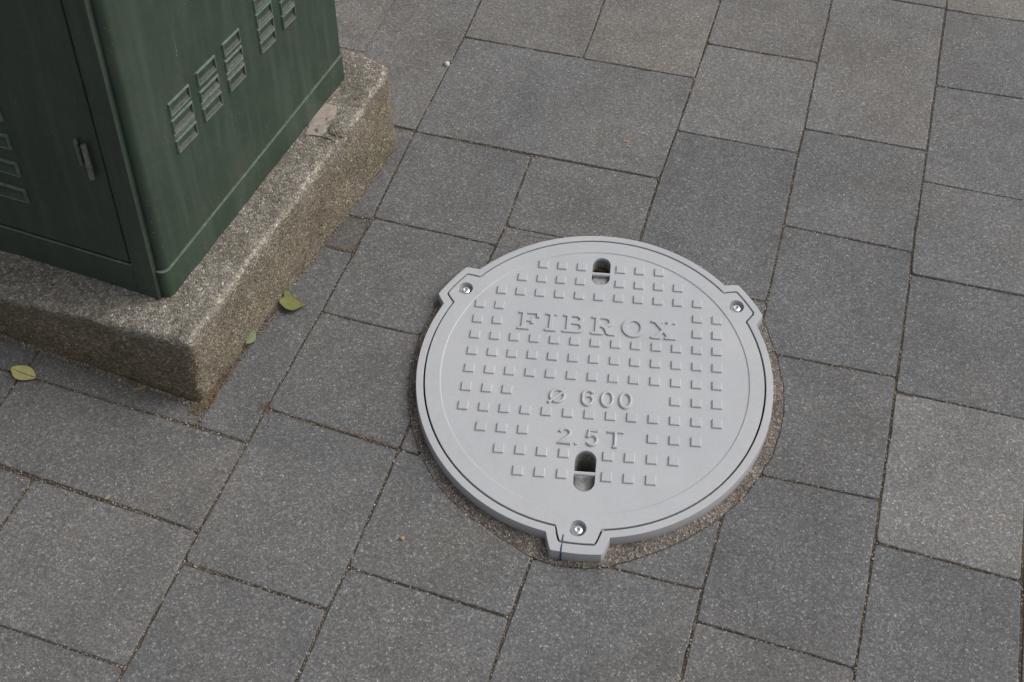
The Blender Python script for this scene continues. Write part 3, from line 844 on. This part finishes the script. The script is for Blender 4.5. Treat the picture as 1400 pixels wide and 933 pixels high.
# hairline crack running over the edge
ck = [(-.135, .598), (-.112, .603), (-.090, .602), (-.068, .598), (-.056, .590), (-.049, .578)]
v, f = tube([(x, y, topz(x, y) + .0012) for x, y in ck], [.0004, .0006, .0007, .0006, .0008, .0005], 6)
mesh_obj('crack', v, f, MCR, plinth, (.55, -.45, 0))

# ------------------------------------------------------------------ cabinet
P1 = Vector((-.2305, .1400)); DF = Vector((.99256, -.12172)); SD = Vector((.13624, .99068))
def CW(u, v, w):                                     # u along the front (right edge 0), v inwards, w up from the plinth
    p = P1 + DF * u + SD * v
    return (p.x, p.y, topz(p.x, p.y) + w)
cab0 = CW(-.4, .3, 0)
cabinet = empty('utility_cabinet', cab0)
tag(cabinet, 'dark green metal street cabinet with louvred sides and hinged front door', 'utility cabinet')
def cabm(name, V, Fc, mat, parent=cabinet, smooth=30, **k):
    off = Vector(cab0) if parent is cabinet else Vector(cab0)
    return mesh_obj(name, [tuple(Vector(p) - off) for p in V], Fc, mat, parent, smooth=smooth, **k)
HT = 1.28; US = .0216; UL = -.805; VB = .655; VF = .011
def body_ring(inset, w, r=.016):
    out = []
    x0, x1, y0, y1 = UL + inset, US - inset, VF + inset, VB - inset
    for cx, cy, a0, r_ in ((x1 - r, y0 + r, -90, r), (x1 - r * .5, y1 - r * .5, 0, r * .5), (x0 + r * .5, y1 - r * .5, 90, r * .5), (x0 + r, y0 + r, 180, r)):
        for k in range(9):
            a = RD(a0 + 90 * k / 8); out.append(CW(cx + r_ * math.cos(a), cy + r_ * math.sin(a), w))
    return out
# skirt below the seam stands 2.5 mm proud of the side sheet
sk = [body_ring(-.0025, -.006), body_ring(-.0025, .0690), body_ring(-.0015, .0715), body_ring(.0030, .0722)]
cabm('skirt', *loft(sk), MGR)
Vv, Fc = loft([body_ring(0, .070), body_ring(0, .4), body_ring(0, .8), body_ring(0, HT)])
cabm('body', Vv, Fc, MGR)
rf = [body_ring(-.03, HT), body_ring(-.03, HT + .03), body_ring(-.012, HT + .045), body_ring(.25, HT + .075)]
Vv, Fc = loft(rf, closed_top=True, closed_bottom=True); cabm('roof', Vv, Fc, MGR)
def box(u0, u1, v0, v1, w0, w1, b=.0012):
    """bevelled box in cabinet coordinates; bevel on the outer (v0) face"""
    def r(i, v): return [CW(u0 + i, v, w0 + i), CW(u1 - i, v, w0 + i), CW(u1 - i, v, w1 - i), CW(u0 + i, v, w1 - i)]
    return loft([r(0, v1), r(0, v0 + b), r(b * .4, v0 + b * .3), r(b, v0)], closed_top=True)
sm_ = []
def seam_ring(w, o):
    return body_ring(-o, w)
cabm('seam', *loft([seam_ring(.0700, .0026), seam_ring(.0706, .0040), seam_ring(.0722, .0044), seam_ring(.0734, .0036), seam_ring(.0738, -.001)]), MLR)
# door frame: posts and rails around the opening, outer face v = 0
DU0, DU1, DW0, DW1 = -.735, -.0512, .0865, HT - .06
fr = join([box(DU1 + .0040, .0030, 0, .02, -.004, HT - .005, .002), box(UL + .02, DU0 - .0022, 0, .02, -.004, HT - .005, .002),
           box(DU0 - .0022, DU1 + .0040, .0003, .02, -.004, DW0 - .0042, .0015), box(DU0 - .0022, DU1 + .0040, .0003, .02, DW1 + .0022, HT - .005, .0015)])
cabm('door_frame', *fr, MGD, smooth=20)
# folded lip along the outer edge of the right post
v_, f_ = join([box(-.0008, .0036, -.0012, .019, -.0045, HT - .006, .0008)]); cabm('frame_lip', v_, f_, MGD, smooth=20)
door = cabm('door', *box(DU0, DU1, .0006, .018, DW0, DW1, .0022), MGD, smooth=20)
v_, f_ = box(DU0 - .002, DU1 + .0038, .013, .0195, DW0 - .004, DW1 + .002); cabm('door_gap', v_, f_, MBLK)
# rolled drip edge just below the door
v_, f_ = box(DU0 - .001, DU1 + .006, -.0016, .006, DW0 - .0066, DW0 - .0042, .0006); cabm('drip_edge', v_, f_, MLR)

def louvre(pm, L, H, skew=0.0, depth=.004, rim_w=.0032):
    """pressed louvre: worn rim standing proud, scooped hollow inside; pm maps (a along, out, b up) to world"""
    def ring(i, out, botextra=0):
        return [pm(i, out + botextra, i), pm(L - i, out + botextra, i), pm(L - i, out, H - i), pm(i, out, H - i)]
    r0 = ring(-.0012, .0); r1 = ring(.0, depth * .8); r2 = ring(rim_w * .5, depth); r3 = ring(rim_w, depth * .75)
    r4 = [pm(rim_w + .001, depth * .55, rim_w + .003), pm(L - rim_w - .001, depth * .55, rim_w + .003), pm(L - rim_w - .001, -.006, H - rim_w), pm(rim_w + .001, -.006, H - rim_w)]
    V, Fc = loft([r0, r1, r2, r3, r4], closed_top=True)
    fm = [0] * 12 + [1] * (len(Fc) - 12)
    return V, Fc, fm
# side louvres: start u, end u, list of (bottom, top) heights above the plinth line
side = [(.0895, .1490, [(.479, .511), (.517, .525), (.531, .562), (.572, .604)]), (.1740, .2300, [(.487, .520), (.524, .534), (.539, .563), (.577, .611)]),
        (.2560, .3090, [(.496, .528), (.532, .542), (.549, .574), (.585, .617)]), (.3640, .4150, [(.508, .537), (.541, .571), (.577, .609), (.615, .647)]),
        (.4435, .4880, [(.513, .546), (.552, .583), (.590, .622), (.628, .658)])]
S0 = Vector((-.20642, .15706))
for a0, a1, hs_ in side:
    for z0, z1 in hs_:
        L = a1 - a0; H = z1 - z0
        def pm(a, out, b, a0=a0, z0=z0):
            p = S0 + SD * (a0 + a) + Vector((SD.y, -SD.x)) * out
            return (p.x, p.y, z0 + b)
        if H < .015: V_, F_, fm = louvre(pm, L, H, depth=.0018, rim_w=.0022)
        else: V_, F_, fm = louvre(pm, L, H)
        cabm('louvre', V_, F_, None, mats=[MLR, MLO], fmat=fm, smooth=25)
# pale chips: a dried run down the side sheet, knocks and scratches
cV = []; cF = []
def chip(a, z, r, front=False):
    n = 6; o = len(cV); ph = random.uniform(0, 6)
    for k in range(n):
        q = ph + 2 * math.pi * k / n; rr_ = r * random.uniform(.5, 1.25); da, dz = rr_ * math.cos(q), rr_ * math.sin(q) * 1.3
        if front: cV.append(CW(a + da, -.0006, z + dz))
        else:
            p = S0 + SD * (a + da) + Vector((SD.y, -SD.x)) * .0011; cV.append((p.x, p.y, z + dz))
    cF.append(tuple(range(o, o + n)))
for t in np.linspace(0, 1, 95):
    if noise.noise(Vector((t * 14, 3, 1))) < -.22: continue
    z = .96 - t * .345; a = float(np.interp(z, [.62, .698, .744, .80, .96], [.131, .1368, .1398, .1504, .165])) + random.gauss(0, .0004)
    chip(a, z, random.uniform(.0003, .0009) * (1.9 if abs(z - .69) < .014 else 1))
for a0, z0, a1, z1, n in ((.256, .363, .262, .372, 9), (.262, .372, .281, .361, 14), (.366, .360, .374, .372, 7), (.336, .525, .346, .536, 5), (.246, .588, .254, .594, 6), (.055, .52, .060, .50, 5), (.168, .615, .172, .612, 4), (.57, .62, .575, .60, 5)):
    for t in np.linspace(0, 1, n): chip(a0 + (a1 - a0) * t + random.gauss(0, .0008), z0 + (z1 - z0) * t + random.gauss(0, .0008), random.uniform(.0003, .0010))
for _ in range(520):
    a = random.uniform(0, .62); z = .26 + random.expovariate(1 / .11)
    if z < .95 and noise.noise(Vector((a * 7, z * 7, 8))) > -.12: chip(a, z, random.choice([.0004, .0005, .0007, .0010]))
cabm('paint_chips', cV, cF, MCH)['kind'] = 'stuff'
cV = []; cF = []
for _ in range(90):
    chip(random.uniform(-.40, -.055), random.uniform(.09, .75), random.choice([.0004, .0005, .0007, .0011]), True)
o = cabm('paint_chips', cV, cF, MCH, parent=door); o['kind'] = 'stuff'
# door louvres (most of each lies beyond the left edge of the view)
for k in range(6):
    w0 = .184 + .0722 * k
    def pm(a, out, b, w0=w0): return CW(-.520 + a, -out, w0 + b)
    V_, F_, fm = louvre(pm, .2535, .0355, depth=.005, rim_w=.0040)
    o = cabm('louvre', V_, F_, None, parent=door, mats=[MLR, MGD], fmat=fm, smooth=25)
# lift-off hinge pins on the door
def pinpts(u, w0, w1, out): return [CW(u, -out, w0), CW(u, -out, w1)]
v1, f1 = tube([CW(-.0765, -.008, .318), CW(-.0765, -.008, .352), CW(-.0765, -.008, .3535), CW(-.0765, -.008, .402), CW(-.0765, -.008, .404)], [.0054, .0054, .0048, .0053, .0044], 16)
v2, f2 = tube([CW(-.0765, -.008, .3500), CW(-.0765, -.008, .3540)], .0062, 16)
cabm('hinge_pin', *join([(v1, f1), (v2, f2)]), MHI, parent=door, smooth=40)
v1, f1 = tube([CW(-.0965, -.004, .345), CW(-.0965, -.005, .402), CW(-.0965, -.0045, .408)], [.0036, .0046, .0036], 14)
cabm('hinge_bracket', v1, f1, MHI, parent=door, smooth=40)

# ------------------------------------------------------------------ leaves, litter and small stones
def leaf(name, outl, z0, mat, stem, label, curl=.004, lift=None):
    c = Vector((sum(p[0] for p in outl) / len(outl), sum(p[1] for p in outl) / len(outl)))
    root = empty(name, (c.x, c.y, 0)); tag(root, label, 'leaf')
    # smooth outline
    pts = [Vector(p) for p in outl]; n = len(pts); sm = []
    for i in range(n):
        p0, p1, p2, p3 = pts[i - 1], pts[i], pts[(i + 1) % n], pts[(i + 2) % n]
        for k in range(4):
            t = k / 4
            sm.append(.5 * ((2 * p1) + (p2 - p0) * t + (2 * p0 - 5 * p1 + 4 * p2 - p3) * t * t + (3 * p1 - p0 - 3 * p2 + p3) * t ** 3))
    tip = Vector(stem[0]); far = max(sm, key=lambda q: (q - tip).length); ax = (far - tip).normalized(); nr = Vector((-ax.y, ax.x)); L = (far - tip).length
    def zz(q):
        a = (q - tip).dot(ax) / L; b = (q - tip).dot(nr)
        return z0 + abs(b) * .22 + curl * (a - .5) ** 2 * 2 + (lift(q) if lift else 0) + .0007 * noise.noise(Vector((q.x * 120, q.y * 120, 0)))
    rings = []
    for t in (1.0, .97, .75, .5, .25, .05):
        rr = []
        for q in sm:
            b = (q - tip).dot(nr); a = (q - tip).dot(ax)
            w_ = tip + ax * a + nr * b * t; rr.append((w_.x - c.x, w_.y - c.y, zz(w_)))
        rings.append(rr)
    Vv, Fc = loft(rings)
    nV = len(Vv); Vb = [(x, y, z - .0005) for x, y, z in Vv]
    F2 = Fc + [tuple(reversed([i + nV for i in f])) for f in Fc]
    N = len(sm)
    for i in range(N): j = (i + 1) % N; F2.append((j, i, nV + i, nV + j))
    mesh_obj('blade', Vv + Vb, F2, mat, root, smooth=70)
    v, f = tube([(far.x - c.x - ax.x * .003, far.y - c.y - ax.y * .003, zz(far) + .0003)] + [((tip + ax * L * t).x - c.x, (tip + ax * L * t).y - c.y, zz(tip + ax * L * t) + .0004) for t in (.75, .5, .25, 0)] + [(x - c.x, y - c.y, z0 * .5 + .001) for x, y in stem[1:]],
                [.0003, .0004, .0005, .0006, .0007] + [.0007] * (len(stem) - 1), 6)
    mesh_obj('stem', v, f, MTW, root, smooth=60)
    return root
leaf('leaf', [(-.074, .350), (-.062, .341), (-.055, .335), (-.036, .332), (-.025, .326), (-.029, .317), (-.039, .302), (-.051, .300), (-.063, .304), (-.076, .313), (-.078, .322), (-.073, .326), (-.078, .339)],
     .006, MLF, [(-.025, .327), (-.021, .335), (-.016, .349)], 'olive green leaf with one folded lobe lying against the plinth foot, stem to the right', .003,
     lambda q: max(0, (q.y - .33)) * .5)
leaf('leaf', [(-.512, .016), (-.505, .023), (-.494, .027), (-.479, .028), (-.465, .022), (-.453, .009), (-.460, .003), (-.473, -.003), (-.488, -.004), (-.501, .003)],
     .0045, MLY, [(-.453, .010), (-.443, .011)], 'pale yellow oval leaf lying flat on the pavement in front of the plinth', .004)
leaf('leaf', [(-.093, .195), (-.095, .209), (-.094, .222), (-.089, .226), (-.083, .218), (-.083, .208), (-.087, .199)],
     .006, MLG, [(-.093, .195), (-.095, .191)], 'small bright green leaf tip leaning on the foot of the plinth side wall', .002, lambda q: max(0, .0 - (q.x + .080)) * .9)
def flake(name, x, y, L, W, a, mat, label, cat, z=.001, th=.0016):
    n = 14; r1 = []; 
    rings = []
    for t, zz in ((1.0, 0), (1.05, th * .5), (.8, th), (.3, th * 1.2)):
        rings.append([(t * (L / 2 * math.cos(q) * math.cos(a) - W / 2 * math.sin(q) * math.sin(a)) * (1 + .12 * math.sin(3 * q + L * 900)), t * (L / 2 * math.cos(q) * math.sin(a) + W / 2 * math.sin(q) * math.cos(a)), zz + .0006 * math.sin(2 * q)) for q in [2 * math.pi * k / n for k in range(n)]])
    o = mesh_obj(name, *loft(rings, closed_top=True, closed_bottom=True), mat, None, (x, y, z), smooth=60)
    return tag(o, label, cat)
flake('bark_flake', -.249, .050, .026, .010, .55, MBR, 'thin pinkish brown bark flake on the pavement just in front of the plinth', 'bark')
flake('seed_husk', .497, 1.000, .018, .007, .55, MBR, 'tiny tan husk in the middle of the wide paver beyond the cover', 'husk')
flake('crumb', .507, .984, .009, .005, .2, MBR, 'smallest tan crumb just below the husk on the wide paver', 'crumb')
flake('crumb', -.185, -.178, .011, .008, 1.0, MBR, 'reddish brown crumb in the joint between two pavers at lower left', 'crumb')
flake('pebble', .363, -.102, .008, .007, .3, MOC, 'small ochre pebble on the paver left of the cover front lug', 'pebble', th=.004)
flake('pebble', -.010, 1.132, .014, .013, .3, MPB, 'round white pebble sitting in the joint behind the plinth', 'pebble', z=-.001, th=.009)

# loose litter: crumbs and needles blown against the plinth foot and into joints
parts = []
def bit(x, y, z, L, r):
    a = random.uniform(0, math.pi * 2); d = Vector((math.cos(a), math.sin(a), random.uniform(-.25, .25))) * L / 2
    v, f = tube([Vector((x, y, z)) - d, Vector((x, y, z + r * .4)) + d * .1, Vector((x, y, z)) + d], [r * .5, r, r * .4], 5); parts.append((v, f))
B1, B2 = Vector((-.126, .051)), Vector((-.024, .805))
for _ in range(620):
    t = random.random() ** 2.2 * .34; p = B1.lerp(B2, t) + Vector((abs(random.gauss(0, .009)) + .002 + .006 * (t < .1), random.gauss(0, .004)))
    bit(p.x, p.y, random.uniform(.0006, .005), random.uniform(.002, .010), random.uniform(.0004, .0012))
for _ in range(160):
    bit(-.118 + random.gauss(0, .008), .040 + random.gauss(0, .009), random.uniform(.0004, .003), random.uniform(.002, .008), random.uniform(.0004, .001))
for cx, cy, sx, sy, n in ((-.103, .010, .006, .012, 40), (.230, .071, .020, .004, 110), (.150, .075, .03, .003, 60), (.005, .078, .008, .008, 70), (-.06, .880, .02, .003, 20), (.26, .335, .03, .003, 20), (-.012, .492, .006, .002, 20), (.31, .63, .004, .02, 20), (-.50, .05, .012, .03, 50)):
    for _ in range(n): bit(cx + random.gauss(0, sx), cy + random.gauss(0, sy), random.uniform(.0002, .0016), random.uniform(.0015, .006), random.uniform(.0004, .0010))
F0, F1 = Vector((-.126, .050)), Vector((-.548, .080))
for _ in range(260):
    p = F0.lerp(F1, random.random()); bit(p.x, p.y - abs(random.gauss(0, .005)), random.uniform(.0004, .003), random.uniform(.0015, .006), random.uniform(.0004, .0009))
lt = mesh_obj('leaf_litter', *join(parts), MLT, None); tag(lt, 'orange brown crumbs and needles gathered along the plinth foot', 'litter', kind='stuff')
# sandy soil line where the plinth meets the pavers
pts = []
for A, B, sg in ((Vector((-.122, .048)), Vector((-.020, .815)), 1), (Vector((-.122, .048)), Vector((-.60, .086)), -1)):
    for _ in range(1900):
        p = A.lerp(B, random.random()); d = abs(random.gauss(0, .004)) * sg
        x, y = (p.x + d, p.y) if sg == 1 else (p.x, p.y + d)
        pts.append((x, y, random.uniform(0, .003), random.choice([.0007, .001, .0014, .0018]), random.uniform(0, 6)))
scatter('plinth_grit', pts, MSG, pavement)
